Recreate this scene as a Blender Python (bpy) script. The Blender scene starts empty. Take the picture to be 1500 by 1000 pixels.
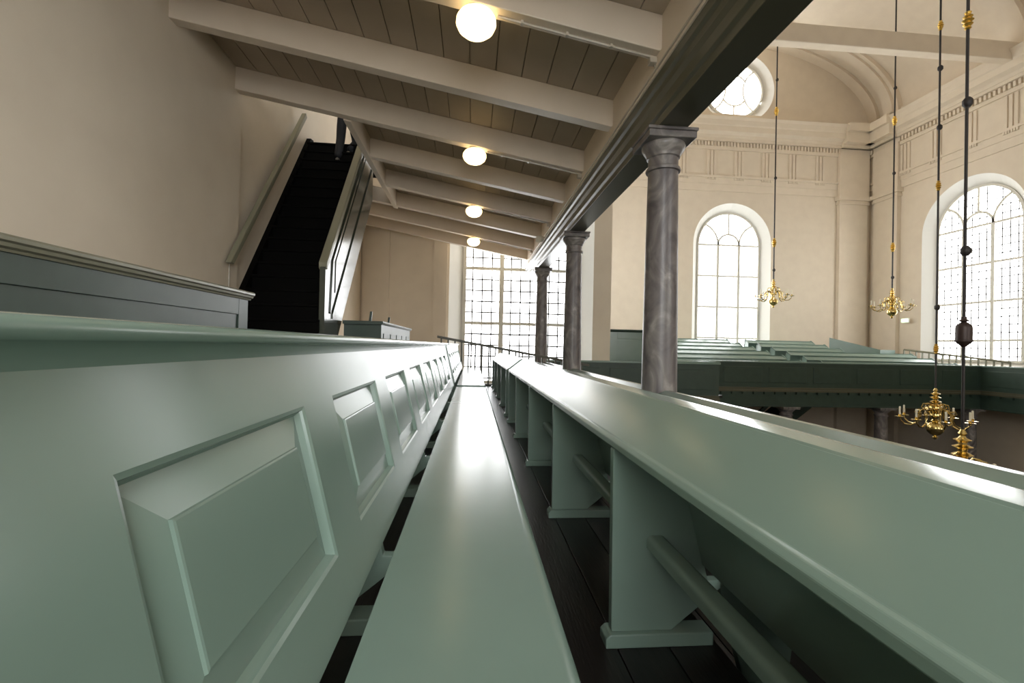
import bpy, math, random
from mathutils import Vector, Matrix
random.seed(7)
S = bpy.context.scene
C = S.collection
# ------------------------------------------------------------------ camera
# camera stands at the origin; +Y runs along the pews, +Z up. Focal length 680 px of a 1500 px frame.
F, VX, HY, ROLL = 680.0, 692.0, 505.0, 0.022
psi = math.atan((750 - VX) / F)
th = math.atan((HY + ROLL * (750 - VX) - 500) / F)
fw = Vector((math.sin(psi) * math.cos(th), math.cos(psi) * math.cos(th), math.sin(th)))
r0 = Vector((math.cos(psi), -math.sin(psi), 0)); u0 = r0.cross(fw)
rt = math.cos(ROLL) * r0 + math.sin(ROLL) * u0
up = math.cos(ROLL) * u0 - math.sin(ROLL) * r0
cd = bpy.data.cameras.new('camera'); cam = bpy.data.objects.new('camera', cd); C.objects.link(cam)
cd.sensor_width = 36.0; cd.lens = 36.0 * F / 1500.0; cd.clip_start = 0.02; cd.clip_end = 200
cam.matrix_world = Matrix((rt, up, -fw)).transposed().to_4x4()
S.camera = cam
# ------------------------------------------------------------------ world, exposure
w = bpy.data.worlds.new('overcast_sky'); S.world = w; w.use_nodes = True
w.node_tree.nodes['Background'].inputs[0].default_value = (0.85, 0.92, 1.0, 1)
w.node_tree.nodes['Background'].inputs[1].default_value = 1.0
S.view_settings.view_transform = 'Standard'; S.view_settings.look = 'None'
S.view_settings.gamma = 1.0; S.view_settings.use_curve_mapping = False
S.view_settings.exposure = 0.0
WIN = 8.0        # radiance of the overcast daylight in the window panes
# ------------------------------------------------------------------ materials
def mat(name, col, rough=0.5, metal=0.0, noise=None, bump=None, coat=0.0, emit=None, spec=0.5, stretch=None):
    m = bpy.data.materials.new(name); m.use_nodes = True
    nt = m.node_tree; b = nt.nodes['Principled BSDF']
    b.inputs['Base Color'].default_value = (*col, 1); b.inputs['Roughness'].default_value = rough
    b.inputs['Metallic'].default_value = metal; b.inputs['Coat Weight'].default_value = coat
    b.inputs['Specular IOR Level'].default_value = spec; b.inputs['Coat Roughness'].default_value = 0.12
    tc = nt.nodes.new('ShaderNodeTexCoord'); src = tc.outputs['Object']
    if stretch:
        mp = nt.nodes.new('ShaderNodeMapping'); mp.inputs['Scale'].default_value = stretch
        nt.links.new(src, mp.inputs['Vector']); src = mp.outputs['Vector']
    if noise:
        sc, col2, lo, hi, det = noise
        n = nt.nodes.new('ShaderNodeTexNoise'); n.inputs['Scale'].default_value = sc; n.inputs['Detail'].default_value = det
        nt.links.new(src, n.inputs['Vector'])
        r = nt.nodes.new('ShaderNodeValToRGB'); r.color_ramp.elements[0].position = lo; r.color_ramp.elements[1].position = hi
        r.color_ramp.elements[0].color = (*col2, 1); r.color_ramp.elements[1].color = (*col, 1)
        nt.links.new(n.outputs['Fac'], r.inputs['Fac']); nt.links.new(r.outputs['Color'], b.inputs['Base Color'])
    if bump:
        sc, st, dist = bump
        n = nt.nodes.new('ShaderNodeTexNoise'); n.inputs['Scale'].default_value = sc; n.inputs['Detail'].default_value = 4
        nt.links.new(src, n.inputs['Vector'])
        bp = nt.nodes.new('ShaderNodeBump'); bp.inputs['Strength'].default_value = st; bp.inputs['Distance'].default_value = dist
        nt.links.new(n.outputs['Fac'], bp.inputs['Height']); nt.links.new(bp.outputs['Normal'], b.inputs['Normal'])
    if emit:
        ec, es = emit
        b.inputs['Emission Color'].default_value = (*ec, 1); b.inputs['Emission Strength'].default_value = es
    return m
M = {}
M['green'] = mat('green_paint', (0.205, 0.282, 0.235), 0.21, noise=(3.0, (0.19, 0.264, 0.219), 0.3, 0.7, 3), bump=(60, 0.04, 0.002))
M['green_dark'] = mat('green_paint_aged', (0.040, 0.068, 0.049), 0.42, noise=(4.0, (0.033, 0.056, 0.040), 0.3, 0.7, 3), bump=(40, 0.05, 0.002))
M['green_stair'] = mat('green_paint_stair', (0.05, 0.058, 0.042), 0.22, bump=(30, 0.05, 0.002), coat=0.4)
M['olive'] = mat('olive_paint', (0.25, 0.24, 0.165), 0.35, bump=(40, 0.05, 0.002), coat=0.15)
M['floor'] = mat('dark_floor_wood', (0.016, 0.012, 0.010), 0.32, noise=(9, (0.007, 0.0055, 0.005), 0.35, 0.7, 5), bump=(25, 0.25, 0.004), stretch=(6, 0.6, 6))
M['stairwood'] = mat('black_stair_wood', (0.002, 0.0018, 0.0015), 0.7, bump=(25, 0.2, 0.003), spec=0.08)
M['wall'] = mat('cream_plaster', (0.78, 0.675, 0.53), 0.85, noise=(2.0, (0.745, 0.64, 0.50), 0.35, 0.65, 4), bump=(45, 0.10, 0.004))
M['white'] = mat('white_plaster', (0.78, 0.76, 0.70), 0.8, bump=(40, 0.05, 0.003))
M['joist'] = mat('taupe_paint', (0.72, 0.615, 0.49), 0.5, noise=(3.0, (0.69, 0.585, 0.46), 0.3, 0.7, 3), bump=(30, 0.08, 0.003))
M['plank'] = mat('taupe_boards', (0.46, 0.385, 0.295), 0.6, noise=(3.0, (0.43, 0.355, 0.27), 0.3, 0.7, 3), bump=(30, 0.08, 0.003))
M['beam'] = mat('olive_green_beam', (0.095, 0.09, 0.055), 0.38, bump=(30, 0.06, 0.003), coat=0.1)
M['frame'] = mat('window_frame_paint', (0.74, 0.71, 0.62), 0.5)
M['lead'] = mat('lead_came', (0.28, 0.28, 0.27), 0.6)
M['pane'] = mat('daylit_glass', (0.8, 0.85, 0.9), 0.1, emit=((0.97, 0.985, 1.0), WIN))
M['brass'] = mat('polished_brass', (0.74, 0.56, 0.22), 0.22, metal=1.0)
M['gilt'] = mat('gilded_knob', (0.75, 0.48, 0.10), 0.35, metal=0.8)
M['iron'] = mat('black_iron', (0.022, 0.017, 0.015), 0.5)
M['weight'] = mat('brown_iron', (0.05, 0.03, 0.024), 0.45, metal=0.2)
M['candle'] = mat('wax_candle', (0.85, 0.78, 0.6), 0.5)
M['globe'] = mat('opal_glass', (0.95, 0.9, 0.75), 0.2, emit=((1.0, 0.74, 0.36), 3.4))
M['pipe'] = mat('conduit_paint', (0.5, 0.44, 0.35), 0.4)
M['exit'] = mat('exit_sign_light', (0.5, 0.7, 0.5), 0.4, emit=((0.75, 1.0, 0.6), 2.2))
M['cloth'] = mat('dark_trousers', (0.012, 0.013, 0.017), 0.85)
M['shirt'] = mat('dark_jacket', (0.02, 0.02, 0.025), 0.85)
M['skin'] = mat('skin', (0.55, 0.33, 0.24), 0.55)
M['hair'] = mat('hair', (0.03, 0.02, 0.014), 0.6)
M['shoe'] = mat('grey_shoe', (0.09, 0.08, 0.065), 0.6)
M['railing'] = mat('olive_railing', (0.085, 0.08, 0.055), 0.4)
M['nave'] = mat('dark_stone_floor', (0.03, 0.027, 0.024), 0.5, noise=(2, (0.02, 0.018, 0.016), 0.3, 0.7, 3))
def marble():
    m = bpy.data.materials.new('grey_marble'); m.use_nodes = True; nt = m.node_tree; b = nt.nodes['Principled BSDF']
    tc = nt.nodes.new('ShaderNodeTexCoord'); mp = nt.nodes.new('ShaderNodeMapping')
    mp.inputs['Scale'].default_value = (1, 1, 0.6); mp.inputs['Rotation'].default_value = (0.5, 0.7, 0)
    nt.links.new(tc.outputs['Object'], mp.inputs['Vector'])
    n = nt.nodes.new('ShaderNodeTexNoise'); n.inputs['Scale'].default_value = 3.2; n.inputs['Detail'].default_value = 9; n.inputs['Distortion'].default_value = 2.2
    nt.links.new(mp.outputs['Vector'], n.inputs['Vector'])
    r = nt.nodes.new('ShaderNodeValToRGB'); e = r.color_ramp.elements
    e[0].position = 0.30; e[0].color = (0.085, 0.075, 0.075, 1); e[1].position = 0.72; e[1].color = (0.36, 0.33, 0.30, 1)
    k = e.new(0.5); k.color = (0.17, 0.15, 0.145, 1)
    k = e.new(0.60); k.color = (0.22, 0.20, 0.185, 1)
    nt.links.new(n.outputs['Fac'], r.inputs['Fac']); nt.links.new(r.outputs['Color'], b.inputs['Base Color'])
    b.inputs['Roughness'].default_value = 0.35
    return m
M['marble'] = marble()
# ------------------------------------------------------------------ helpers
class MB:
    def __init__(s): s.v = []; s.f = []
    def add(s, vs, fs):
        o = len(s.v); s.v += [tuple(p) for p in vs]; s.f += [tuple(i + o for i in f) for f in fs]; return s
    def box(s, x0, x1, y0, y1, z0, z1):
        return s.add([(x0,y0,z0),(x1,y0,z0),(x1,y1,z0),(x0,y1,z0),(x0,y0,z1),(x1,y0,z1),(x1,y1,z1),(x0,y1,z1)],
                     [(0,3,2,1),(4,5,6,7),(0,1,5,4),(1,2,6,5),(2,3,7,6),(3,0,4,7)])
    def prism(s, prof, a0, a1, axis='y'):
        # prof: 2D polygon; axis y -> (x,z), axis x -> (y,z), axis z -> (x,y)
        n = len(prof)
        def P(p, a): return {'y': (p[0], a, p[1]), 'x': (a, p[0], p[1]), 'z': (p[0], p[1], a)}[axis]
        vs = [P(p, a0) for p in prof] + [P(p, a1) for p in prof]
        fs = [tuple(range(n)), tuple(range(2*n-1, n-1, -1))] + [(i, i+n, (i+1) % n + n, (i+1) % n) for i in range(n)]
        return s.add(vs, fs)
    def lathe(s, prof, cx=0, cy=0, cz=0, n=20):
        o = []; k = len(prof)
        for j in range(n):
            a = 2*math.pi*j/n
            o += [(cx + r*math.cos(a), cy + r*math.sin(a), cz + z) for r, z in prof]
        fs = [(j*k+i, ((j+1) % n)*k+i, ((j+1) % n)*k+i+1, j*k+i+1) for j in range(n) for i in range(k-1)]
        fs += [tuple(j*k for j in range(n-1, -1, -1)), tuple(j*k+k-1 for j in range(n))]
        return s.add(o, fs)
    def tube(s, pts, r, n=8):
        pts = [Vector(p) for p in pts]; rs = r if isinstance(r, (list, tuple)) else [r]*len(pts)
        vs = []; 
        for i, p in enumerate(pts):
            d = (pts[min(i+1, len(pts)-1)] - pts[max(i-1, 0)]).normalized()
            a = Vector((0,0,1)) if abs(d.z) < 0.9 else Vector((1,0,0))
            e1 = d.cross(a).normalized(); e2 = d.cross(e1)
            vs += [p + rs[i]*(math.cos(2*math.pi*j/n)*e1 + math.sin(2*math.pi*j/n)*e2) for j in range(n)]
        k = len(pts)
        fs = [(i*n+j, i*n+(j+1) % n, (i+1)*n+(j+1) % n, (i+1)*n+j) for i in range(k-1) for j in range(n)]
        fs += [tuple(range(n-1, -1, -1)), tuple((k-1)*n+j for j in range(n))]
        return s.add(vs, fs)
    def build(s, name, m, parent=None, smooth=False, bevel=0.0, local=False, seg=2):
        me = bpy.data.meshes.new(name); off = Vector(parent_loc(parent)) if (parent is not None and not local) else Vector((0,0,0))
        me.from_pydata([tuple(Vector(p) - off) for p in s.v], [], s.f)
        import bmesh
        bm = bmesh.new(); bm.from_mesh(me); bmesh.ops.recalc_face_normals(bm, faces=bm.faces); bm.to_mesh(me); bm.free()
        me.materials.append(M[m] if isinstance(m, str) else m)
        o = bpy.data.objects.new(name, me); C.objects.link(o)
        if parent is not None: o.parent = parent
        if smooth:
            for p in me.polygons: p.use_smooth = True
            me.set_sharp_from_angle(angle=math.radians(40))
        if bevel:
            b = o.modifiers.new('bevel', 'BEVEL'); b.width = bevel; b.segments = seg; b.limit_method = 'ANGLE'; b.angle_limit = math.radians(35)
        return o
def parent_loc(o):
    l = Vector((0,0,0))
    while o is not None: l += o.location; o = o.parent
    return l
def tag(o, label=None, cat=None, group=None, kind=None):
    if label: o['label'] = label
    if cat: o['category'] = cat
    if group: o['group'] = group
    if kind: o['kind'] = kind
    return o
def thing(name, label, cat, loc=(0,0,0), group=None):
    o = bpy.data.objects.new(name, None); o.empty_display_size = 0.1; C.objects.link(o); o.location = loc
    return tag(o, label, cat, group)
def struct(name, label=None, loc=(0,0,0)):
    o = bpy.data.objects.new(name, None); C.objects.link(o); o.location = loc
    return tag(o, label, None, None, 'structure')
def copy_tree(o, parent=None):
    c = o.copy(); C.objects.link(c); c.parent = parent
    for ch in list(o.children): copy_tree(ch, c)
    return c
def box(name, m, parent, x0, x1, y0, y1, z0, z1, bevel=0.0):
    return MB().box(x0,x1,y0,y1,z0,z1).build(name, m, parent, bevel=bevel)
def arc(cx, cz, r, a0, a1, n):
    return [(cx + r*math.cos(math.radians(a0+(a1-a0)*i/n)), cz + r*math.sin(math.radians(a0+(a1-a0)*i/n))) for i in range(n+1)]
# ================================================================== STRUCTURE
PITCH, DROP = 1.05, 0.19
FL0 = -0.99                    # floor of our tier
XL, YA, YE, XR, YB, YBACK = -3.4, 14.6, 14.45, 22.8, 25.0, -9.0
NAVE = -6.3
# ---- stepped gallery floor, dark planks
floor = struct('floor', 'dark stepped timber floor of the gallery')
def tier(x0, x1, z, y0, y1, n):
    wd = (x1 - x0) / n
    for i in range(n):
        box('plank', 'floor', floor, x0 + i*wd + 0.002, x0 + (i+1)*wd - 0.002, y0, y1, z - 0.04, z, bevel=0.002)
tier(-0.2, 0.85, FL0, -3, 11.4, 6)
tier(0.85, 1.95, FL0 - DROP, -3, 11.4, 6)
tier(-1.25, -0.2, FL0 + DROP, -3, 11.4, 6)
tier(-3.4, -1.25, FL0 + 2*DROP, -3, 11.4, 10)
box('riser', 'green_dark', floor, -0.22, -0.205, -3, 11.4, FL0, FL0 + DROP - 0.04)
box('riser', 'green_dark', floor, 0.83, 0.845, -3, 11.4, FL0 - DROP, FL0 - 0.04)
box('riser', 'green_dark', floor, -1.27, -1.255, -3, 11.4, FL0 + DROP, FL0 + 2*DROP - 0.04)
box('under_ceiling', 'joist', floor, -3.4, 1.95, -3.4, 12.7, FL0 - DROP - 0.35, FL0 - DROP - 0.05)
tag(box('floor_nave', 'nave', None, -12, 24, -10, 26, NAVE - 0.2, NAVE), 'dark stone church floor far below the galleries', None, None, 'structure')
# ---- windows ------------------------------------------------------------------
WH, SPR, TR = 1.875, 6.02, 1.77
def window(name, label, place, sill, leaded, pane='pane'):
    """place(s, z, d): s along the wall from window centre, z height, d depth outwards from the wall face."""
    root = struct(name, label)
    def bar(poly_pts, wdt, dep0, dep1, nm, m='frame'):
        # strip following 2-D points with width wdt
        mb = MB(); n = len(poly_pts); vs = []
        for i, p in enumerate(poly_pts):
            a = Vector(poly_pts[max(i-1, 0)]); b = Vector(poly_pts[min(i+1, n-1)]); t = (b - a).normalized(); nn = Vector((-t.y, t.x))*wdt/2
            for sg in (1, -1):
                q = Vector(p) + sg*nn
                vs += [place(q.x, q.y, dep0), place(q.x, q.y, dep1)]
        fs = []
        for i in range(n-1):
            a = 4*i; b = a + 4
            fs += [(a, b, b+2, a+2), (a+1, a+3, b+3, b+1), (a, a+1, b+1, b), (a+2, b+2, b+3, a+3)]
        fs += [(0, 2, 3, 1), (4*n-4, 4*n-3, 4*n-1, 4*n-2)]
        return mb.add(vs, fs).build(nm, m, root)
    D0, D1 = 0.42, 0.56
    bar([(-WH+0.05, sill), (-WH+0.05, SPR)] + arc(0, SPR, WH-0.05, 180, 0, 28)[1:] + [(WH-0.05, sill)], 0.11, D0-0.03, D1, 'outer_frame')
    bar([(-WH, sill+0.05), (WH, sill+0.05)], 0.12, D0-0.06, D1, 'sill')
    for s in (-1, 1): bar([(s*WH/3, sill), (s*WH/3, SPR)], 0.15, D0-0.02, D1, 'mullion')
    k = 0
    while SPR - k*TR > sill + 0.2:
        bar([(-WH, SPR-k*TR), (WH, SPR-k*TR)], 0.10, D0, D1, 'transom'); k += 1
    bar(arc(0, SPR, WH/3, 180, 0, 16), 0.10, D0-0.01, D1, 'tracery')
    bar(arc(-WH, SPR, WH*2/3, 0, 70, 14), 0.10, D0-0.01, D1, 'tracery')
    bar(arc(WH, SPR, WH*2/3, 180, 110, 14), 0.10, D0-0.01, D1, 'tracery')
    bar([(0, SPR+WH/3), (0, SPR+WH)], 0.09, D0, D1, 'tracery')
    # glass: light by light
    pd = 0.50
    def quad(a0, a1, z0, z1):
        return MB().add([place(a0, z0, pd), place(a1, z0, pd), place(a1, z1, pd), place(a0, z1, pd),
                         place(a0, z0, pd+0.012), place(a1, z0, pd+0.012), place(a1, z1, pd+0.012), place(a0, z1, pd+0.012)],
                        [(0,1,2,3), (7,6,5,4), (0,4,5,1), (1,5,6,2), (2,6,7,3), (3,7,4,0)]).build('pane', pane, root)
    zs = [SPR - j*TR for j in range(k)] + [sill]
    for li in range(3):
        a0 = -WH + li*2*WH/3; a1 = a0 + 2*WH/3
        for j in range(len(zs)-1):
            zt, zb = zs[j], zs[j+1]; nr = max(1, round((zt-zb)/0.354))
            if leaded == 'panes':
                for r in range(nr):
                    for c in range(4):
                        g = 0.006
                        quad(a0+(a1-a0)*c/4+g, a0+(a1-a0)*(c+1)/4-g, zb+(zt-zb)*r/nr+g, zb+(zt-zb)*(r+1)/nr-g)
            else:
                quad(a0, a1, zb, zt)
    mb = MB(); pts = arc(0, SPR, WH, 0, 180, 28)
    mb.add([place(a, z, pd) for a, z in pts] + [place(a, z, pd+0.012) for a, z in pts], [tuple(range(29)), tuple(range(57, 28, -1))]).build('pane', pane, root)
    if leaded:
        mb = MB()
        def came(a0, z0, a1, z1):
            d = 0.022
            if a0 == a1: q = [(a0-d, z0), (a0+d, z0), (a0+d, z1), (a0-d, z1)]
            else: q = [(a0, z0-d), (a1, z0-d), (a1, z0+d), (a0, z0+d)]
            mb.add([place(a, z, pd-0.012) for a, z in q] + [place(a, z, pd+0.014) for a, z in q], [(0,1,2,3), (7,6,5,4), (0,4,5,1), (1,5,6,2), (2,6,7,3), (3,7,4,0)])
        for c in range(1, 12):
            if c % 4: came(-WH+c*WH/6, sill, -WH+c*WH/6, SPR + math.sqrt(max(0, WH**2-(-WH+c*WH/6)**2)) - 0.05)
        z = SPR + 5*0.354
        while z > sill:
            hw = WH if z <= SPR else math.sqrt(max(0.01, WH**2-(z-SPR)**2))
            came(-hw, z, hw, z); z -= 0.354
        mb.build('lead_cames', 'lead', root)
    # splayed plaster reveal
    SP = 0.42; mb = MB()
    inner = [(-WH, sill)] + arc(0, SPR, WH, 180, 0, 28) + [(WH, sill)]
    outer = [(-WH-SP, sill-0.25)] + arc(0, SPR, WH+SP, 180, 0, 28) + [(WH+SP, sill-0.25)]
    n = len(inner)
    mb.add([place(a, z, 0.45) for a, z in inner] + [place(a, z, 0) for a, z in outer], [(i, i+1, n+i+1, n+i) for i in range(n-1)] + [(0, n, 2*n-1, n-1)])
    mb.build('reveal', 'white', root)
    return root
def wall_open(name, label, place, s0, s1, z0, z1, ops, m='wall', parent=None):
    """wall face with arched openings: ops = [(centre, sill)]"""
    mb = MB(); SP = 0.42; R = WH + SP
    def poly(pts): mb.add([place(a, z, 0) for a, z in pts], [tuple(range(len(pts)))])
    s = s0
    for c, sill in sorted(ops):
        poly([(s, z0), (c-R, z0), (c-R, z1), (s, z1)])
        poly([(c-R, z0), (c+R, z0), (c+R, sill-0.25), (c-R, sill-0.25)])
        pts = arc(c, SPR, R, 180, 0, 28)
        for i in range(28):
            a, b = pts[i], pts[i+1]; poly([a, b, (b[0], z1), (a[0], z1)])
        s = c + R
    poly([(s, z0), (s1, z0), (s1, z1), (s, z1)])
    o = mb.build(name, m, parent)
    return tag(o, label, None, None, 'structure')
WT = 13.1
pA = lambda cx: (lambda s, z, d: (cx + s, YA + d, z))
pB = lambda cx: (lambda s, z, d: (cx + s, YB + d, z))
pR = lambda cy: (lambda s, z, d: (XR + d, cy - s, z))
YG = -3.5      # wall closing the gallery behind the viewer
pK = lambda cx: (lambda s, z, d: (cx - s, YBACK - d, z))
pG = lambda cx: (lambda s, z, d: (cx - s, YG - d, z))
wall_open('wall_end', 'cream plaster end wall of the gallery with a tall window', pA(0), XL-0.3, 4.41, NAVE, WT+0.3, [(1.53, -1.25)])
window('window_1', 'tall leaded window behind the far end of the gallery', pA(1.53), -1.25, 'panes')
XBL = 6.4
pL = lambda cy: (lambda s, z, d: (4.41 - d, cy + s, z))
wall_open('wall_return', 'cream side wall beyond the end window, facing the nave', pL(0), YA, YB, NAVE, WT+0.3, [(19.55, -0.28)])
window('window_7_added', 'unseen tall window opposite the right wall window, added to light the far arm', pL(19.55), -0.28, None)  # unseen window, added to brighten the right wall, far pews and vault
wallB = wall_open('wall_far', 'cream far wall of the church above the opposite gallery', pB(0), 4.41, XR, NAVE, WT, [(14.5, -0.28)])
window('window_2', 'tall arched window in the far wall', pB(14.5), -0.28, None)
wallR = wall_open('wall_right', 'cream right wall of the church with arched windows', lambda s, z, d: (XR + d, -s, z), -YB, 9, NAVE, WT, [(-19.55, -0.28)])
window('window_3', 'tall arched leaded window in the right wall', pR(19.55), -0.28, 'cames')
wall_open('wall_back', 'far back wall of the nave', pK(0), -XR, -4.41, NAVE, WT+0.3, [(-12.0, -0.28)])
window('window_4', 'tall window in the nave wall behind the viewer', pK(12.0), -0.28, None)
wall_open('wall_behind', 'wall closing the gallery behind the viewer', pG(0), -4.41, -XL+0.3, NAVE, WT+0.3, [(-0.5, -0.28)])
window('window_5', 'unseen tall window in the gallery wall behind the viewer, placed for its light', pG(0.5), -0.28, None)  # unseen window read off the lit joists; position chosen for its light
tag(MB().add([(4.41, YG, NAVE), (4.41, YBACK, NAVE), (4.41, YBACK, WT+0.3), (4.41, YG, WT+0.3)], [(0,1,2,3)]).build('wall_return_back', 'wall'), 'wall return behind the viewer', None, None, 'structure')
# left wall, set back slightly beside the stairs
tag(MB().box(XL-0.3, XL, YG-0.6, 7.0, NAVE, WT).build('wall_left', 'wall'), 'cream plaster wall along the back of the gallery', None, None, 'structure')
tag(MB().box(XL-0.3, XL-0.06, 7.0, YA, NAVE, WT).build('wall_stairs', 'wall'), 'cream plaster wall beside the staircase', None, None, 'structure')
# side ceiling left of the nave
tag(MB().box(XL-0.3, XBL, YBACK, YA, WT+0.1, WT+0.3).build('ceiling_side', 'white'), None, None, None, 'structure')
# pilaster strips on wall_end
for a, b in ((-3.4, -2.6), (-1.245, -0.83)):
    MB().box(a, b, YA-0.07, YA-0.001, FL0-0.3, WT).build('pilaster_strip', 'wall', bpy.data.objects['wall_end'])
# ---- vault ---------------------------------------------------------------------
vault = struct('ceiling_vault', 'plaster barrel vault over the nave')
VC, VA, VB, VZ = 14.6, 8.2, 4.3, 13.1
def ell(a, k=1.0, dz=0): return (VC + VA*k*math.cos(math.radians(a)), VZ + VB*k*math.sin(math.radians(a)) + dz)
mb = MB(); N = 40
pts = [ell(180 - 180*i/N) for i in range(N+1)]
mb.add([(x, YBACK, z) for x, z in pts] + [(x, YB, z) for x, z in pts], [(i, i+1, N+2+i, N+1+i) for i in range(N)])
mb.build('vault_shell', 'wall', vault, smooth=True)
for y0, y1, k in ((23.0, 23.9, 0.965), (17.2, 18.3, 0.965), (23.2, 23.7, 0.945), (24.4, 25.0, 0.975)):
    mb = MB(); p2 = [ell(180-180*i/N, k) for i in range(N+1)]
    mb.add([(x, y, z) for y in (y0, y1) for x, z in p2] + [(x, y, z) for y in (y0, y1) for x, z in pts],
           [(i, i+1, N+2+i, N+1+i) for i in range(N)] + [(i, i+1, 2*N+3+i, 2*N+2+i) for i in range(N)] + [(N+1+i, N+2+i, 3*N+4+i, 3*N+3+i) for i in range(N)])
    mb.build('vault_rib', 'wall', vault, smooth=True)
# lunette wall with the round window
OX, OZ, OR, OO = 14.62, 14.9, 1.75, 2.2
mb = MB(); n = 48
circ = [(OX + OO*math.cos(2*math.pi*i/n), OZ + OO*math.sin(2*math.pi*i/n)*0.93) for i in range(n)]
def outer_pt(i):
    a = 2*math.pi*i/n; d = Vector((math.cos(a), math.sin(a))); t = 0.0
    for q in range(400):
        t += 0.03; x = OX + d.x*t; z = OZ + d.y*t
        if z < VZ - 0.4 or ((x-VC)/VA)**2 + (max(z-VZ, 0)/VB)**2 > 1.0: break
    return (x, z)
oute = [outer_pt(i) for i in range(n)]
mb.add([(x, YB-0.02, z) for x, z in circ] + [(x, YB-0.02, z) for x, z in oute], [(i, (i+1) % n, n+(i+1) % n, n+i) for i in range(n)])
mb.build('lunette', 'wall', vault)
ocu = struct('window_6', 'round window high in the far wall')
ci = [(OX + OR*math.cos(2*math.pi*i/n), OZ + OR*0.93*math.sin(2*math.pi*i/n)) for i in range(n)]
MB().add([(x, YB-0.02, z) for x, z in circ] + [(x, YB+0.4, z) for x, z in ci], [(i, (i+1) % n, n+(i+1) % n, n+i) for i in range(n)]).build('reveal', 'white', ocu)
MB().add([(x, YB+0.38, z) for x, z in ci] + [(x, YB+0.40, z) for x, z in ci], [tuple(range(n)), tuple(range(2*n-1, n-1, -1))]).build('pane', 'pane', ocu)
def oc(path, r=0.055): MB().tube([(OX + a*OR, YB+0.34, OZ + b*OR*0.93) for a, b in path], r, 6).build('tracery', 'frame', ocu)
oc([(0.97*math.cos(2*math.pi*i/40), 0.97*math.sin(2*math.pi*i/40)) for i in range(41)], 0.08)
for sg in (-1, 1):
    oc([(sg*(1.02 - 0.72*math.cos(math.radians(a))), 0.80*math.sin(math.radians(a))) for a in range(-72, 73, 9)])
    oc([(0.42*math.sin(math.radians(a)), sg*(0.12 + 0.42*math.cos(math.radians(a)))) for a in range(-66, 67, 11)])
    oc([(0, sg*0.54), (0, sg*0.96)])
# ---- entablature on far wall and right wall --------------------------------------
def entab(wall, run, a0, a1, skip=()):
    """run(s, z, d): d = projection into the room"""
    def bx(nm, s0, s1, z0, z1, d0, d1, m='wall'):
        return MB().add([run(s0, z0, d0), run(s1, z0, d0), run(s1, z0, d1), run(s0, z0, d1), run(s0, z1, d0), run(s1, z1, d0), run(s1, z1, d1), run(s0, z1, d1)],
                        [(0,3,2,1),(4,5,6,7),(0,1,5,4),(1,2,6,5),(2,3,7,6),(3,0,4,7)]).build(nm, m, wall)
    bx('architrave', a0, a1, 8.95, 9.35, 0, 0.06); bx('architrave', a0, a1, 9.35, 9.68, 0, 0.10); bx('taenia', a0, a1, 9.68, 9.80, 0, 0.17)
    bx('frieze', a0, a1, 9.80, 11.25, 0, 0.08); bx('bed_mould', a0, a1, 11.25, 11.42, 0, 0.16)
    mb = MB(); s = a0 + 0.05
    while s < a1 - 0.1:
        q = [(s, 0.0), (s+0.1, 0.0), (s+0.1, 0.27), (s, 0.27)]
        mb.add([run(a, 11.42, d) for a, d in q] + [run(a, 11.64, d) for a, d in q], [(0,1,2,3), (7,6,5,4), (0,4,5,1), (1,5,6,2), (2,6,7,3), (3,7,4,0)]); s += 0.19
    tag(mb.build('dentil_course', 'wall', wall), kind='stuff')
    bx('dentil_band', a0, a1, 11.42, 11.66, 0, 0.15); bx('corona', a0, a1, 11.66, 11.80, 0, 0.36)
    mb = MB(); prof = [(0, 11.80), (0.40, 11.80), (0.44, 11.95), (0.66, 12.06), (0.68, 12.34), (0.74, 12.40), (0.80, 12.62), (0.90, 12.76), (0, 12.80)]
    k = len(prof); mb.add([run(a0, z, d) for d, z in prof] + [run(a1, z, d) for d, z in prof], [tuple(range(k)), tuple(range(2*k-1, k-1, -1))] + [(i, (i+1) % k, k+(i+1) % k, k+i) for i in range(k)])
    mb.build('cornice', 'wall', wall)
    bx('attic_band', a0, a1, 12.80, 13.3, 0, 0.12)
    s = a0 + 0.35
    while s < a1 - 0.7:
        for g in range(3): bx('triglyph_bar', s + g*0.20, s + g*0.20 + 0.13, 9.80, 11.2, 0.08, 0.14)
        mb = MB()
        for g in range(6):
            q = [(s - 0.02 + g*0.1, 0.08), (s + 0.05 + g*0.1, 0.08), (s + 0.05 + g*0.1, 0.16), (s - 0.02 + g*0.1, 0.16)]
            mb.add([run(a, 9.56, d) for a, d in q] + [run(a, 9.68, d) for a, d in q], [(0,1,2,3), (7,6,5,4), (0,4,5,1), (1,5,6,2), (2,6,7,3), (3,7,4,0)])
        tag(mb.build('guttae', 'wall', wall), kind='stuff')
        s += 1.62
entab(wallB, lambda s, z, d: (s, YB - d, z), 4.41, 22.7)
entab(wallR, lambda s, z, d: (XR - d, YB - s, z), 0.05, 16.0)
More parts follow.
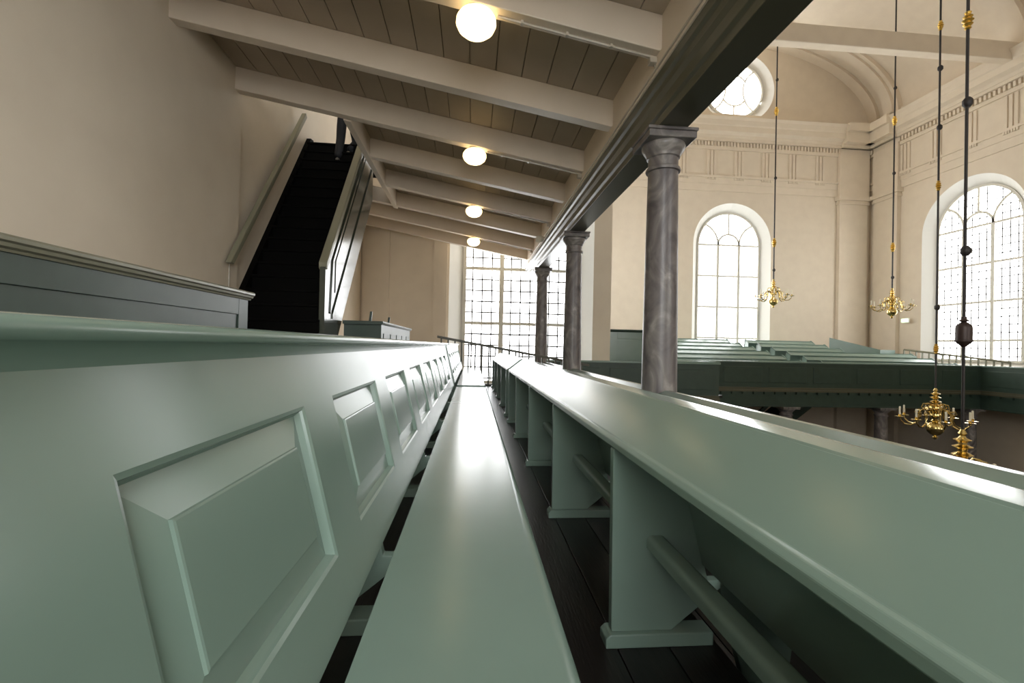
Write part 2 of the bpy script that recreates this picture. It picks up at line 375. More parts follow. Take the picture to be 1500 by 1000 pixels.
def pilaster(wall, run, s0, s1):
    def bx(nm, a, b, z0, z1, d): 
        MB().add([run(a, z0, 0), run(b, z0, 0), run(b, z0, d), run(a, z0, d), run(a, z1, 0), run(b, z1, 0), run(b, z1, d), run(a, z1, d)],
                 [(0,3,2,1),(4,5,6,7),(0,1,5,4),(1,2,6,5),(2,3,7,6),(3,0,4,7)]).build(nm, 'wall', wall)
    bx('pilaster', s0+0.15, s1-0.15, NAVE, 8.5, 0.22); bx('pilaster_capital', s0+0.08, s1-0.08, 8.5, 8.62, 0.30); bx('pilaster_capital', s0, s1, 8.72, 8.95, 0.38)
    bx('pilaster_capital', s0+0.12, s1-0.12, 8.62, 8.72, 0.26); bx('pilaster_entablature', s0+0.1, s1-0.1, 8.95, 11.66, 0.26); bx('pilaster_entablature', s0+0.08, s1-0.08, 11.66, 11.82, 0.52); bx('pilaster_entablature', s0+0.05, s1-0.05, 11.82, 12.38, 0.84); bx('pilaster_entablature', s0+0.03, s1-0.03, 12.38, 12.82, 1.02)
pilaster(wallB, lambda s, z, d: (s, YB - d, z), 20.6, 22.6)
pilaster(wallR, lambda s, z, d: (XR - d, YB - s, z), 0.35, 2.1)
# tie beam across the nave
tb = MB().box(XBL, XR, 17.35, 17.75, 12.35, 13.1)
tb.build('tie_beam', 'wall', vault, bevel=0.03)
# ---- sloping joisted ceiling over our gallery -------------------------------------
ceil = struct('ceiling_gallery', 'sloping taupe boarded ceiling with heavy joists under the upper gallery')
SL = 0.18
def jz(x): return 2.62 - SL*(x - 1.6)
JY = [3.955 + 1.43*k for k in range(-8, 8)]
CY0 = 0.1       # the upper gallery starts just behind the viewer's row of columns
JY = [y for y in JY if CY0 < y < 14.2]
def sl_box(nm, m, x0, x1, y0, y1, dz0, dz1, bevel=0.0):
    return MB().add([(x0,y0,jz(x0)+dz0),(x1,y0,jz(x1)+dz0),(x1,y1,jz(x1)+dz0),(x0,y1,jz(x0)+dz0),(x0,y0,jz(x0)+dz1),(x1,y0,jz(x1)+dz1),(x1,y1,jz(x1)+dz1),(x0,y1,jz(x0)+dz1)],
                 [(0,3,2,1),(4,5,6,7),(0,1,5,4),(1,2,6,5),(2,3,7,6),(3,0,4,7)]).build(nm, m, ceil, bevel=bevel)
JH = 0.32
OPX, OY0, OY1 = -1.85, 7.05, 11.2      # stair opening
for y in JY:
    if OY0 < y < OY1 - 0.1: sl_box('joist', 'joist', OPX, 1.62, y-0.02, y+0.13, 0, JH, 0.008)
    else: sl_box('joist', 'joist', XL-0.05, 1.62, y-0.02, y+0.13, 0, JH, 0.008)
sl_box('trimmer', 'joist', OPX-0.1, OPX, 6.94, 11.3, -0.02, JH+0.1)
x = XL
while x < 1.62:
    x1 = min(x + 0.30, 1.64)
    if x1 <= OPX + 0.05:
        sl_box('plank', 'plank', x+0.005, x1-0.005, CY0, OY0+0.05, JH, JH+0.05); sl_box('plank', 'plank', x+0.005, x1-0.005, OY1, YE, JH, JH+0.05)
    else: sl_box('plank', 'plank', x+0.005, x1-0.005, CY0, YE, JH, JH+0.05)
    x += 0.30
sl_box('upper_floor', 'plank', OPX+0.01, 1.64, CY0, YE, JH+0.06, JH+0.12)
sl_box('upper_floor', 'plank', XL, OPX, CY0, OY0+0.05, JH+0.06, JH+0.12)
# main beam with mouldings
prof = [(1.685, 2.08), (1.685, 2.15), (1.655, 2.17), (1.655, 2.26), (1.63, 2.30), (1.63, 2.36), (1.60, 2.38), (1.60, 2.62), (1.64, 2.64), (1.64, 3.0), (1.966, 3.0), (1.966, 2.08)]
MB().prism(prof, CY0, YE, 'y').build('main_beam', 'beam', ceil, bevel=0.006)
MB().box(1.585, 1.64, CY0, YE, 2.46, 2.62).build('wall_plate', 'joist', ceil)
for y0, y1 in zip(JY[:-1], JY[1:]):
    MB().box(1.60, 1.64, y0+0.13, y1-0.02, 2.62, 2.62+JH).build('blocking', 'joist', ceil)
MB().box(1.70, 1.95, CY0, YE, 3.0, 3.9).build('upper_parapet', 'green_dark', ceil)
# ================================================================== PEWS
LEAN = math.radians(14)
vd = (-math.sin(LEAN), math.cos(LEAN)); nd = (math.cos(LEAN), math.sin(LEAN))
BX, BZ, BH = -0.225, -0.53, 0.52
def bk(v, w_, y, dx, dz): return (BX + vd[0]*v + nd[0]*w_ + dx, y, BZ + vd[1]*v + nd[1]*w_ + dz)
P0, PP, PW, PB, PT = 0.456, 0.668, 0.485, 0.113, 0.416   # first panel start, pitch, width, bottom and top along the lean
def bkbox(mb, v0, v1, w0, w1, y0, y1, dx, dz):
    mb.add([bk(v, w_, y, dx, dz) for y in (y0, y1) for v, w_ in ((v0, w0), (v1, w0), (v1, w1), (v0, w1))],
           [(0,1,2,3), (7,6,5,4), (0,4,5,1), (1,5,6,2), (2,6,7,3), (3,7,4,0)])
def pew(name, label, dx, dz, y0, y1, pstart, supports, m='green', npan=None, group='gallery pews'):
    root = thing(name, label, 'pew', (dx, y0, FL0 + dz + (DROP if dx == 0 else DROP)), group)
    root.location = (dx - 0.1, y0, FL0 + dz)
    # seat
    prof = [(-0.193, -0.588), (0.178, -0.588)] + arc(0.178, -0.570, 0.018, -80, 80, 5) + [(0.165, -0.55), (-0.193, -0.55)]
    MB().prism([(a + dx, b + dz) for a, b in prof], y0 + 0.02, y1, 'y').build('seat', m, root, smooth=True)
    # framed backrest: rails and stiles
    mb = MB(); T = -0.032
    bkbox(mb, 0, PB, T, 0, y0, y1, dx, dz); bkbox(mb, PT, BH, T, 0, y0, y1, dx, dz)
    ps = []; p = pstart
    while p + PW < y1 - 0.05: ps.append(p); p += PP
    edges = [y0] + [e for p in ps for e in (p, p + PW)] + [y1]
    for i in range(0, len(edges), 2): bkbox(mb, PB, PT, T, 0, edges[i], edges[i+1], dx, dz)
    mb.build('backrest', m, root)
    # raised and fielded panels
    rings = [(0, 0), (0.007, -0.003), (0.009, -0.008), (0.014, -0.017), (0.0145, -0.018), (0.066, -0.0075), (0.067, -0.0035), (0.070, -0.0025)]
    proto = None
    for p in ps:
        if proto is None:
            mb = MB(); vs = []
            for ins, wv in rings: vs += [bk(v, wv, y, dx, dz) for v, y in ((PB+ins, p+ins), (PB+ins, p+PW-ins), (PT-ins, p+PW-ins), (PT-ins, p+ins))]
            k = len(rings); fs = [(4*i+j, 4*i+(j+1) % 4, 4*i+4+(j+1) % 4, 4*i+4+j) for i in range(k-1) for j in range(4)] + [tuple(4*k-4+j for j in range(4))]
            vs += [bk(v, T, y, dx, dz) for v, y in ((PB, p), (PB, p+PW), (PT, p+PW), (PT, p))]; fs.append((4*k, 4*k+3, 4*k+2, 4*k+1))
            proto = mb.add(vs, fs).build('panel', m, root); pbase = p
        else:
            c = proto.copy(); C.objects.link(c); c.parent = root; c.location = (proto.location.x, proto.location.y + p - pbase, proto.location.z)
    # cap with nosing and cove, flat top strip
    t = bk(BH, 0, 0, 0, 0); fx, fz = t[0], t[2]
    prof = [(fx-0.034, fz-0.005), (fx+0.0, fz-0.004), (fx+0.004, fz+0.004), (fx+0.012, fz+0.014), (fx+0.026, fz+0.021)] + arc(fx+0.030, fz+0.031, 0.0095, -80, 85, 6) + [(fx+0.02, fz+0.042), (fx-0.045, fz+0.039), (fx-0.052, fz+0.032), (fx-0.052, fz-0.005)]
    MB().prism([(a+dx, b+dz) for a, b in prof], y0-0.01, y1+0.01, 'y').build('cap_rail', m, root, smooth=True)
    # sloping book board behind the back
    hx, hz = fx-0.050, fz+0.036; lx, lz = -0.575, -0.128
    d = Vector((lx-hx, lz-hz)).normalized(); nn = Vector((d.y, -d.x)); nn = nn if nn.y > 0 else -nn
    prof = [(hx, hz), (lx+0.022, lz+0.017), (lx+0.012, lz+0.017), (lx, lz+0.006), (lx, lz-0.014), (lx+0.012, lz-0.018), (hx, hz-0.03)]
    MB().prism([(a+dx, b+dz) for a, b in prof], y0, y1, 'y').build('book_board', m, root, bevel=0.003)
    # supports: board with slanted lower back edge on a foot block
    for s in supports:
        f0 = FL0 + DROP; hh = FL0            # front foot stands one tier higher than the seat side
        prof = [(-0.567, f0+0.045), (-0.572, -0.15), (fx-0.03, fz-0.01), (BX-0.03, BZ+0.02), (BX-0.01, -0.592), (0.10, -0.592), (0.06, hh+0.05), (-0.10, hh+0.05), (-0.19, -0.62), (-0.36, f0+0.045)]
        MB().prism([(a+dx, b+dz) for a, b in prof], s, s+0.035, 'y').build('support', m, root, bevel=0.003)
        prof = [(-0.590, f0), (-0.590, f0+0.03), (-0.575, f0+0.045), (-0.222, f0+0.045), (-0.222, f0)]
        MB().prism([(a+dx, b+dz) for a, b in prof], s-0.02, s+0.055, 'y').build('foot', m, root, bevel=0.004)
        prof = [(-0.13, hh), (-0.13, hh+0.05), (0.09, hh+0.05), (0.105, hh+0.035), (0.105, hh)]
        MB().prism([(a+dx, b+dz) for a, b in prof], s-0.02, s+0.055, 'y').build('foot', m, root, bevel=0.004)
    ss = sorted(supports)
    for a, b in zip(ss[:-1], ss[1:]):
        cx, cz = -0.42, -0.46
        prof = arc(cx+0.014, cz+0.006, 0.018, 0, 90, 5) + arc(cx-0.014, cz+0.006, 0.018, 90, 180, 5) + [(cx-0.032, cz-0.016), (cx+0.032, cz-0.016)]
        MB().prism([(q+dx, r+dz) for q, r in prof], a+0.036, b-0.001, 'y').build('foot_rail', m, root, smooth=True)
    # end boards following the lean
    for ye in (y0-0.022, y1):
        mb = MB(); prof = [bk(0, 0.006, 0, 0, 0), bk(BH, 0.006, 0, 0, 0), bk(BH, -0.06, 0, 0, 0), bk(0, -0.06, 0, 0, 0)]
        mb.prism([(q[0]+dx, q[2]+dz) for q in prof], ye, ye+0.021, 'y'); mb.build('end_board', m, root)
    return root
sup1 = [1.52 + 1.155*k for k in range(-3, 4)]; sup1 = [s for s in sup1 if s > -1.9] + [5.95]
sup2 = [6.5, 7.6, 8.75, 9.9, 10.9]
pew('pew', 'green pew with the long bare seat in the middle foreground and large fielded back panels', 0, 0, -2.0, 6.08, P0 - 3*PP, [s - 0.2 for s in sup1])
pew('pew', 'short green pew with small panels standing behind the long seat, before the railing', 0, 0, 6.35, 11.0, 6.45, sup2)
pew('pew', 'green pew with the broad sloping book board in the right foreground', PITCH, -DROP, -2.0, 6.0, P0 - 3*PP, sup1)
pew('pew', 'short green pew with sloping book board by the railing, beyond the broad one', PITCH, -DROP, 6.22, 11.0, 6.45, sup2)
# gallery front with book board between the columns
def parapet_front(y0, y1, label):
    o = thing('gallery_parapet', label, 'parapet', (1.83, y0, FL0-DROP), 'gallery parapet sections between columns')
    MB().prism([(1.56, -0.505), (1.555, -0.485), (1.79, -0.383), (1.84, -0.383), (1.85, -0.40), (1.84, -0.42), (1.80, -0.42), (1.60, -0.505)], y0, y1, 'y').build('book_board', 'green', o, bevel=0.003)
    MB().box(1.79, 1.84, y0, y1, FL0-DROP, -0.42).build('panel_wall', 'green', o)
    MB().box(1.84, 1.90, y0, y1, FL0-DROP-0.3, FL0-DROP+0.08).build('plinth', 'green_dark', o)
    n = max(1, round((y1-y0)/1.2))
    for i in range(n):
        a = y0 + (y1-y0)*i/n + 0.08; b = y0 + (y1-y0)*(i+1)/n - 0.08
        MB().box(1.84, 1.852, a, b, -1.02, -0.50).build('panel', 'green', o, bevel=0.006)
COLY = [0.3, 4.40, 8.4, 12.3]
parapet_front(0.53, 4.17, 'parapet book board in the right foreground, nearest to the hanging chandeliers')
parapet_front(4.63, 8.17, 'parapet book board between the nearest and second marble columns')
parapet_front(8.63, 11.3, 'short parapet book board beyond the second marble column')
parapet_front(-3.2, 0.07, 'parapet book board beside the viewer, before the right foreground one')
# ================================================================== COLUMNS
def column(loc, zb, zt, r, label, grp, m='marble'):
    o = thing('marble_column', label, 'column', (loc[0], loc[1], zb), grp)
    h = zt - zb
    prof = [(r*1.08 - r*0.18*(t**1.6), 0.22 + (h-0.22-0.36)*t) for t in [i/10 for i in range(11)]]
    MB().lathe(prof, 0, 0, 0, 28).build('shaft', m, o, smooth=True, local=True)
    a = h - 0.36; q = r*0.90
    MB().lathe([(q, a), (q*1.14, a+0.005), (q*1.17, a+0.022), (q*1.12, a+0.04), (q*1.0, a+0.045), (q*1.0, a+0.13), (q*1.10, a+0.14), (q*1.12, a+0.16), (q*1.2, a+0.175), (q*1.42, a+0.225), (q*1.46, a+0.25), (q*1.42, a+0.265)], 0, 0, 0, 28).build('capital', m, o, smooth=True, local=True)
    k = q*1.62
    MB().box(-k, k, -k, k, a+0.265, a+0.33).box(-k*1.05, k*1.05, -k*1.05, k*1.05, a+0.33, a+0.36).build('abacus', m, o, local=True, bevel=0.008)
    MB().lathe([(r*1.35, 0.0), (r*1.4, 0.04), (r*1.35, 0.09), (r*1.15, 0.11), (r*1.12, 0.15), (r*1.24, 0.17), (r*1.24, 0.2), (r*1.08, 0.22)], 0, 0, 0, 28).build('base', m, o, smooth=True, local=True)
    return o
lab = {4.40: 'nearest and largest grey marble column under the green beam', 8.4: 'second grey marble column, between the nearest and the thinnest looking one', 12.3: 'farthest brownish marble column in front of the leaded window', 0.3: 'marble column beside the viewer', -3.7: 'marble column behind the viewer'}
for y in COLY: column((1.825, y), FL0-DROP, 2.08, 0.158, lab[y], 'columns carrying the upper gallery')
# ================================================================== PARTITION, STAIRS
o = thing('pew_partition', 'dark green panelled partition with olive cap rail in front of the cream wall', 'partition', (-2.5, 1.0, FL0+2*DROP))
ye = 5.37
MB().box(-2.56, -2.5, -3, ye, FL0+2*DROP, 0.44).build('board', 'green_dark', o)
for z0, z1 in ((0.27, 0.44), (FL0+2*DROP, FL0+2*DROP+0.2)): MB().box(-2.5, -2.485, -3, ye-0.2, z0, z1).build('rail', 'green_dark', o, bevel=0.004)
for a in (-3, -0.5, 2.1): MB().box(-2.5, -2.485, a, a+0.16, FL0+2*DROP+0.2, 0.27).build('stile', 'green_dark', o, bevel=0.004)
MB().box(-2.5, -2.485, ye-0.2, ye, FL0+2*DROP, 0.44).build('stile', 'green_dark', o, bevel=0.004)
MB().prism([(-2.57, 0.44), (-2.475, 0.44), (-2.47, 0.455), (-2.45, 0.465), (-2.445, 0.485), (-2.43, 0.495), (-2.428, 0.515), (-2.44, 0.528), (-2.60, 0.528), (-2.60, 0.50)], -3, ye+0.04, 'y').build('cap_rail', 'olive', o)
# pew block beyond the stairs
o = thing('pew', 'dark glossy panelled pew back standing beyond the foot of the staircase', 'pew', (-1.8, 7.9, FL0+2*DROP))
MB().box(-2.10, -1.50, 7.8, 7.86, FL0+2*DROP, 0.30).build('end_board', 'green_dark', o)
MB().box(-1.54, -1.50, 7.86, 11.3, FL0+2*DROP, 0.30).build('backrest', 'green_dark', o)
for k in range(5): MB().box(-1.50, -1.488, 7.98+k*0.67, 8.45+k*0.67, -0.3, 0.16).build('panel', 'green_dark', o, bevel=0.006)
MB().prism([(-2.11, 0.30), (-1.48, 0.30), (-1.46, 0.33), (-1.47, 0.355), (-2.11, 0.355)], 7.75, 11.35, 'y').build('cap_rail', 'green_dark', o)
for y in (8.5, 10.3): MB().prism([(-1.86, 0.355), (-1.82, 0.355), (-1.80, 0.56), (-1.84, 0.56)], y, y+0.05, 'y').build('post', 'green_dark', o)
st = thing('staircase', 'steep dark staircase climbing along the cream wall to the upper gallery', 'staircase', (-2.8, 6.35, FL0+2*DROP))
n = 20; Z0 = FL0+2*DROP; rise = (4.0-Z0)/n; run = 3.45/n
for i in range(n):
    y = 6.35 + i*run; z = Z0 + i*rise
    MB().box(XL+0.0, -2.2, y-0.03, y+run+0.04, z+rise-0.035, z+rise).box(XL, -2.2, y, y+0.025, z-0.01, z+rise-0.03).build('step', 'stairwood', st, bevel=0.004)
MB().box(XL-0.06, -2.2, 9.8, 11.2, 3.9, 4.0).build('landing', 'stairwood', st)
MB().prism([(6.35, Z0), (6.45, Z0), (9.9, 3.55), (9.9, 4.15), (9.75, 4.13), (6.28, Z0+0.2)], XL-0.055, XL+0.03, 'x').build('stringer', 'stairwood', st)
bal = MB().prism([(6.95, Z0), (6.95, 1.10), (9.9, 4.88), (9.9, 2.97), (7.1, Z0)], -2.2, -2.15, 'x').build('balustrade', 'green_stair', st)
def along(y, dz): return 1.10 + 1.281*(y-6.95) + dz
MB().prism([(7.25, along(7.25, -0.25)), (9.9, along(9.9, -0.25)), (9.9, along(9.9, -0.30)), (7.28, along(7.28, -0.30)), (7.20, along(7.20, -1.0)), (7.18, along(7.18, -0.95))], -2.15, -2.13, 'x').build('moulding', 'green_stair', bal)
MB().prism([(7.3, along(7.3, -1.12)), (9.9, along(9.9, -1.12)), (9.9, along(9.9, -1.20)), (7.3, along(7.3, -1.20))], -2.15, -2.13, 'x').build('moulding', 'green_stair', bal)
MB().prism([(7.42, along(7.42, -0.45)), (9.9, along(9.9, -0.45)), (9.9, along(9.9, -0.95)), (7.42, along(7.42, -0.95))], -2.15, -2.138, 'x').build('panel', 'green_stair', bal, bevel=0.005)
MB().prism([(6.90, 1.06), (6.90, 1.15), (9.95, 5.06), (9.95, 4.92), (6.93, 1.04)], -2.235, -2.115, 'x').build('handrail', 'olive', st, bevel=0.012)
MB().box(-2.215, -2.135, 6.90, 6.97, Z0, 1.08).build('newel_post', 'green_stair', st)
hr = thing('handrail', 'olive wooden handrail fixed to the cream wall above the dark stairs', 'handrail', (-3.3, 6.6, 1.1))
hd = Vector((0, 2.5, 3.17)).normalized(); pts = [(6.55, 1.04), (6.60, 1.12), (9.15, 4.36), (9.22, 4.30), (6.64, 1.03)]
MB().prism(pts, -3.345, -3.265, 'x').build('rail', 'olive', hr, bevel=0.012)
for t in (0.1, 0.5, 0.9):
    y = 6.6 + 2.5*t; z = 1.03 + 3.17*t
    MB().tube([(-3.305, y, z+0.04), (-3.305, y, z-0.06), (-3.36, y, z-0.10), (XL-0.01, y, z-0.10)], 0.012).build('bracket', 'iron', hr, smooth=True)
tag(MB().tube([(XL+0.012, 6.75, 1.1), (XL+0.012, 6.75, 0.35)], 0.010).build('cable_pipe', 'pipe', None, smooth=True), 'thin cable pipe running down the wall from the handrail', 'pipe')
# ================================================================== PERSON ON THE STAIRS
def skin(name, verts, edges, radii, m, parent, root=0, sub=2):
    me = bpy.data.meshes.new(name); me.from_pydata(verts, edges, []); o = bpy.data.objects.new(name, me); C.objects.link(o); o.parent = parent
    o.modifiers.new('skin', 'SKIN'); s = o.modifiers.new('sub', 'SUBSURF'); s.levels = sub; s.render_levels = sub
    lay = me.skin_vertices[0] if me.skin_vertices else None
    if lay is None:
        bpy.context.view_layer.objects.active = o; lay = me.skin_vertices.new() if hasattr(me.skin_vertices, 'new') else None
    for i, r in enumerate(radii): lay.data[i].radius = (r, r) if not isinstance(r, tuple) else r
    lay.data[root].use_root = True
    me.materials.append(M[m]); return o
per = thing('person', 'person in dark trousers and grey shoes walking up the stairs, only the legs in view', 'person', (-2.70, 9.3, 3.54))
# coordinates relative to the root; person climbs towards +Y, left foot lower
V = [(0.05,0.42,1.08), (0.05,0.44,1.32), (0.05,0.48,1.55), (0.05,0.49,1.66),
     (-0.05,0.40,1.00), (-0.05,0.33,0.54), (-0.03,0.14,0.20), (-0.03,0.09,0.09),
     (0.15,0.43,1.00), (0.22,0.52,0.58), (0.16,0.36,0.40), (0.13,0.30,0.31),
     (-0.14,0.48,1.53), (-0.22,0.46,1.27), (-0.22,0.66,1.22), (0.24,0.48,1.53), (0.32,0.44,1.27), (0.32,0.64,1.22)]
Ed = [(0,1),(1,2),(2,3),(0,4),(4,5),(5,6),(6,7),(0,8),(8,9),(9,10),(10,11),(2,12),(12,13),(13,14),(2,15),(15,16),(16,17)]
Rr = [0.15, 0.14, 0.13, 0.055, 0.11, 0.092, 0.082, 0.075, 0.11, 0.092, 0.085, 0.078, 0.06, 0.048, 0.035, 0.06, 0.048, 0.035]
skin('body', V, Ed, Rr, 'cloth', per)
skin('shoe', [(-0.03,0.03,0.05), (-0.03,0.12,0.045), (-0.03,0.24,0.03)], [(0,1),(1,2)], [(0.045,0.05), (0.048,0.045), (0.04,0.03)], 'shoe', per)
skin('shoe', [(0.12,0.24,0.275), (0.12,0.30,0.265), (0.12,0.33,0.26)], [(0,1),(1,2)], [(0.045,0.05), (0.048,0.045), (0.04,0.03)], 'shoe', per)
hm = MB().lathe([(0.0,-0.12),(0.045,-0.11),(0.065,-0.06),(0.078,0.0),(0.08,0.05),(0.065,0.10),(0.03,0.125),(0.0,0.13)], 0, 0, 0, 16)
hm.v = [(a+0.05, b*1.15+0.50, c+1.81) for a, b, c in hm.v]; hm.build('head', 'skin', per, smooth=True, local=True)
hm = MB().lathe([(0.0,0.142),(0.04,0.137),(0.075,0.11),(0.09,0.05),(0.088,0.0)], 0, 0, 0, 16)
hm.v = [(a+0.05, b*1.15+0.485, c+1.81) for a, b, c in hm.v]; hm.build('hair', 'hair', per, smooth=True, local=True)
for hx, hy in ((-0.22, 0.66), (0.32, 0.64)):
    V2 = [(hx, hy, 1.22), (hx, hy+0.07, 1.215)]; E2 = [(0,1)]; R2 = [0.028, 0.032]
    for f in range(4):
        b = len(V2); V2 += [(hx-0.024+0.016*f, hy+0.125, 1.21), (hx-0.024+0.016*f, hy+0.16-0.006*(f % 3), 1.195)]; E2 += [(1,b),(b,b+1)]; R2 += [0.009, 0.008]
    b = len(V2); V2 += [(hx+0.035, hy+0.06, 1.235), (hx+0.04, hy+0.095, 1.24)]; E2 += [(0,b),(b,b+1)]; R2 += [0.010, 0.008]
    skin('hand', V2, E2, R2, 'skin', per, sub=1)
# ================================================================== LAMPS, CONDUITS, SPEAKER
globe = [(0.001,-0.115),(0.06,-0.112),(0.115,-0.09),(0.155,-0.055),(0.175,-0.01),(0.172,0.03),(0.15,0.065),(0.11,0.09),(0.07,0.10)]
LN = ['nearest and largest glowing opal globe lamp under the ceiling joists', 'second nearest glowing opal globe lamp under the joists', 'third glowing opal globe lamp, second farthest from the viewer', 'farthest and smallest glowing opal globe lamp near the leaded window']
JYL = [3.955 + 2.86*k for k in range(4)]
LXY = [(-0.03, JYL[0]+0.07), (-0.03, JYL[1]+0.07), (-0.03, JYL[2]+0.07), (-0.03, JYL[3]+0.07)]
for (lx, ly), ln in zip(LXY, LN):
    z = jz(lx)
    L = thing('globe_lamp', ln, 'lamp', (lx, ly, z-0.12), 'globe lamps on the ceiling joists')
    MB().lathe(globe, 0, 0, 0, 28).build('globe', 'globe', L, smooth=True, local=True)
    MB().lathe([(0.075, 0.09), (0.08, 0.10), (0.08, 0.125), (0.02, 0.128)], 0, 0, 0, 20).build('ceiling_mount', 'pipe', L, smooth=True, local=True)
    c = thing('conduit', 'thin conduit along a joist from the %s lamp to the beam' % ln.split(' glowing')[0].lower().replace('nearest and largest', 'nearest').replace('farthest and smallest', 'farthest'), 'conduit', (lx, ly, z), 'lamp conduits')
    MB().tube([(lx+0.185, ly, jz(lx+0.185)-0.012), (1.57, ly, jz(1.57)-0.012), (1.58, ly, 2.52)], 0.011, 6).build('pipe', 'pipe', c, smooth=True)
    MB().box(1.52, 1.585, ly-0.035, ly+0.035, 2.55, 2.605).build('junction_box', 'pipe', c, bevel=0.006)
    for t in (0.25, 0.5, 0.75):
        xx = lx + (1.57-lx)*t; MB().box(xx-0.012, xx+0.012, ly-0.022, ly+0.022, jz(xx)-0.026, jz(xx)+0.004).build('clip', 'pipe', c)
tag(MB().tube([(1.578, 0.2, 2.50), (1.578, 14.3, 2.50)], 0.011, 6).build('beam_conduit', 'pipe', None, smooth=True), 'long thin conduit running along the side of the green beam', 'conduit')
sp = thing('spotlight', 'small pale spotlight fixed to the beam near the far globe lamps', 'spotlight', (1.5, 10.4, 2.42))
MB().tube([(1.42, 10.32, 2.40), (1.50, 10.42, 2.44)], 0.075, 12).build('housing', 'frame', sp, smooth=True)
MB().tube([(1.50, 10.42, 2.44), (1.58, 10.45, 2.48)], 0.02, 8).build('arm', 'pipe', sp, smooth=True)
# ================================================================== END RAILING
rl = thing('railing', 'dark olive raked railing with thin balusters before the leaded window', 'railing', (0, 11.35, FL0))
def rz(x): return 0.07 - 0.167*x
MB().add([(x, y, rz(x)+d) for x in (-0.85, 2.9) for y in (11.30, 11.38) for d in (-0.06, 0.0)], [(0,1,3,2), (4,6,7,5), (0,4,5,1), (2,3,7,6), (0,2,6,4), (1,5,7,3)]).build('handrail', 'railing', rl, bevel=0.01)
MB().box(0.27, 0.86, 11.31, 11.37, FL0, FL0+0.05).build('bottom_rail', 'railing', rl)
for k in range(22):
    x = -0.75 + k*0.165
    zb = FL0 + DROP if x < -0.2 else (FL0 if x < 0.85 else FL0 - DROP)
    MB().box(x-0.018, x+0.018, 11.325, 11.355, zb, rz(x)-0.04).build('baluster', 'railing', rl)
# ================================================================== CHANDELIERS
def chandelier_body():
    root = thing('chandelier', 'tmp', 'chandelier', (0,0,0), 'brass chandeliers')
    # origin = drip pan height; stem top at +0.75, ball bottom at -0.46
    MB().lathe([(0.02,0.80),(0.035,0.77),(0.05,0.74),(0.03,0.71),(0.045,0.68),(0.10,0.655),(0.05,0.62),(0.05,0.59),(0.115,0.56),(0.06,0.53),(0.05,0.49),(0.12,0.45),(0.06,0.42),(0.055,0.37),(0.14,0.33),(0.15,0.29),(0.07,0.25),(0.06,0.20),(0.13,0.15),(0.14,0.10),(0.07,0.06),(0.05,0.0),(0.09,-0.04),(0.06,-0.08)], 0, 0, 0, 18).build('stem', 'brass', root, smooth=True, local=True)
    MB().lathe([(0.05,-0.07),(0.12,-0.10),(0.175,-0.17),(0.19,-0.24),(0.165,-0.32),(0.10,-0.39),(0.04,-0.42),(0.03,-0.44),(0.055,-0.46),(0.05,-0.49),(0.01,-0.52)], 0, 0, 0, 20).build('ball', 'brass', root, smooth=True, local=True)
    for k in range(8):
        a = 2*math.pi*(k+0.3)/8; ca, sa = math.cos(a), math.sin(a)
        pts = [(0.10,0.12),(0.16,0.22),(0.26,0.24),(0.33,0.15),(0.33,0.02),(0.38,-0.12),(0.49,-0.19),(0.61,-0.17),(0.70,-0.08),(0.72,-0.01)]
        arm = MB().tube([(r*ca, r*sa, z) for r, z in pts], [0.02,0.022,0.022,0.022,0.02,0.02,0.02,0.018,0.016,0.016], 6).build('arm', 'brass', root, smooth=True, local=True)
        sc = MB().tube([(r*ca, r*sa, z) for r, z in [(0.30,0.20),(0.38,0.22),(0.42,0.15),(0.38,0.10),(0.35,0.14)]], 0.012, 5).build('scroll', 'brass', arm, smooth=True, local=True)
        MB().lathe([(0.02,-0.015),(0.10,0.0),(0.11,0.015),(0.03,0.01),(0.03,0.06),(0.036,0.07)], 0.72*ca, 0.72*sa, 0, 14).build('drip_pan', 'brass', arm, smooth=True, local=True)
        MB().lathe([(0.022,0.05),(0.022,0.27),(0.006,0.28)], 0.72*ca, 0.72*sa, 0, 8).build('candle', 'candle', arm, smooth=True, local=True)
        b = a + math.pi/8; cb, sb = math.cos(b), math.sin(b)
        MB().tube([(r*cb, r*sb, z) for r, z in [(0.06,0.30),(0.14,0.40),(0.24,0.38),(0.27,0.28),(0.21,0.23),(0.17,0.28)]], 0.014, 5).build('ornament', 'brass', root, smooth=True, local=True)
    return root
ch0 = chandelier_body()
def chand(root, loc, ztop, label, golds, knots, weight=None):
    root.location = loc; root['label'] = label
    x, y, z = loc; zs = 0.78; KS = 0.58 if y < 15 else 0.9
    MB().tube([(0,0,zs), (0,0,ztop-z)], 0.028 if y > 15 else (0.022 if y > 8 else 0.019), 8).build('rod', 'iron', root, smooth=True, local=True)
    for g in golds:
        d = g - z
        MB().lathe([(a*KS, b*KS) for a, b in [(0.04,-0.22),(0.07,-0.19),(0.05,-0.15),(0.10,-0.09),(0.06,-0.05),(0.115,0.0),(0.06,0.05),(0.10,0.09),(0.05,0.15),(0.07,0.19),(0.04,0.22)]], 0, 0, d, 14).build('gilded_knob', 'gilt', root, smooth=True, local=True)
    for g in knots: MB().lathe([(0.03,-0.07),(0.06,-0.03),(0.06,0.03),(0.03,0.07)], 0.012, 0, g - z, 10).build('link', 'iron', root, smooth=True, local=True)
    if weight:
        d = weight - z
        MB().lathe([(0.01,-0.22),(0.03,-0.20),(0.10,-0.13),(0.10,-0.115),(0.092,-0.11),(0.092,0.06),(0.085,0.09),(0.05,0.125),(0.025,0.14),(0.06,0.155),(0.03,0.18),(0.03,0.21),(0.01,0.22)], 0, 0, d, 18).build('counterweight', 'weight', root, smooth=True, local=True)
c1, c2, c3, c4 = ch0, copy_tree(ch0), copy_tree(ch0), copy_tree(ch0)
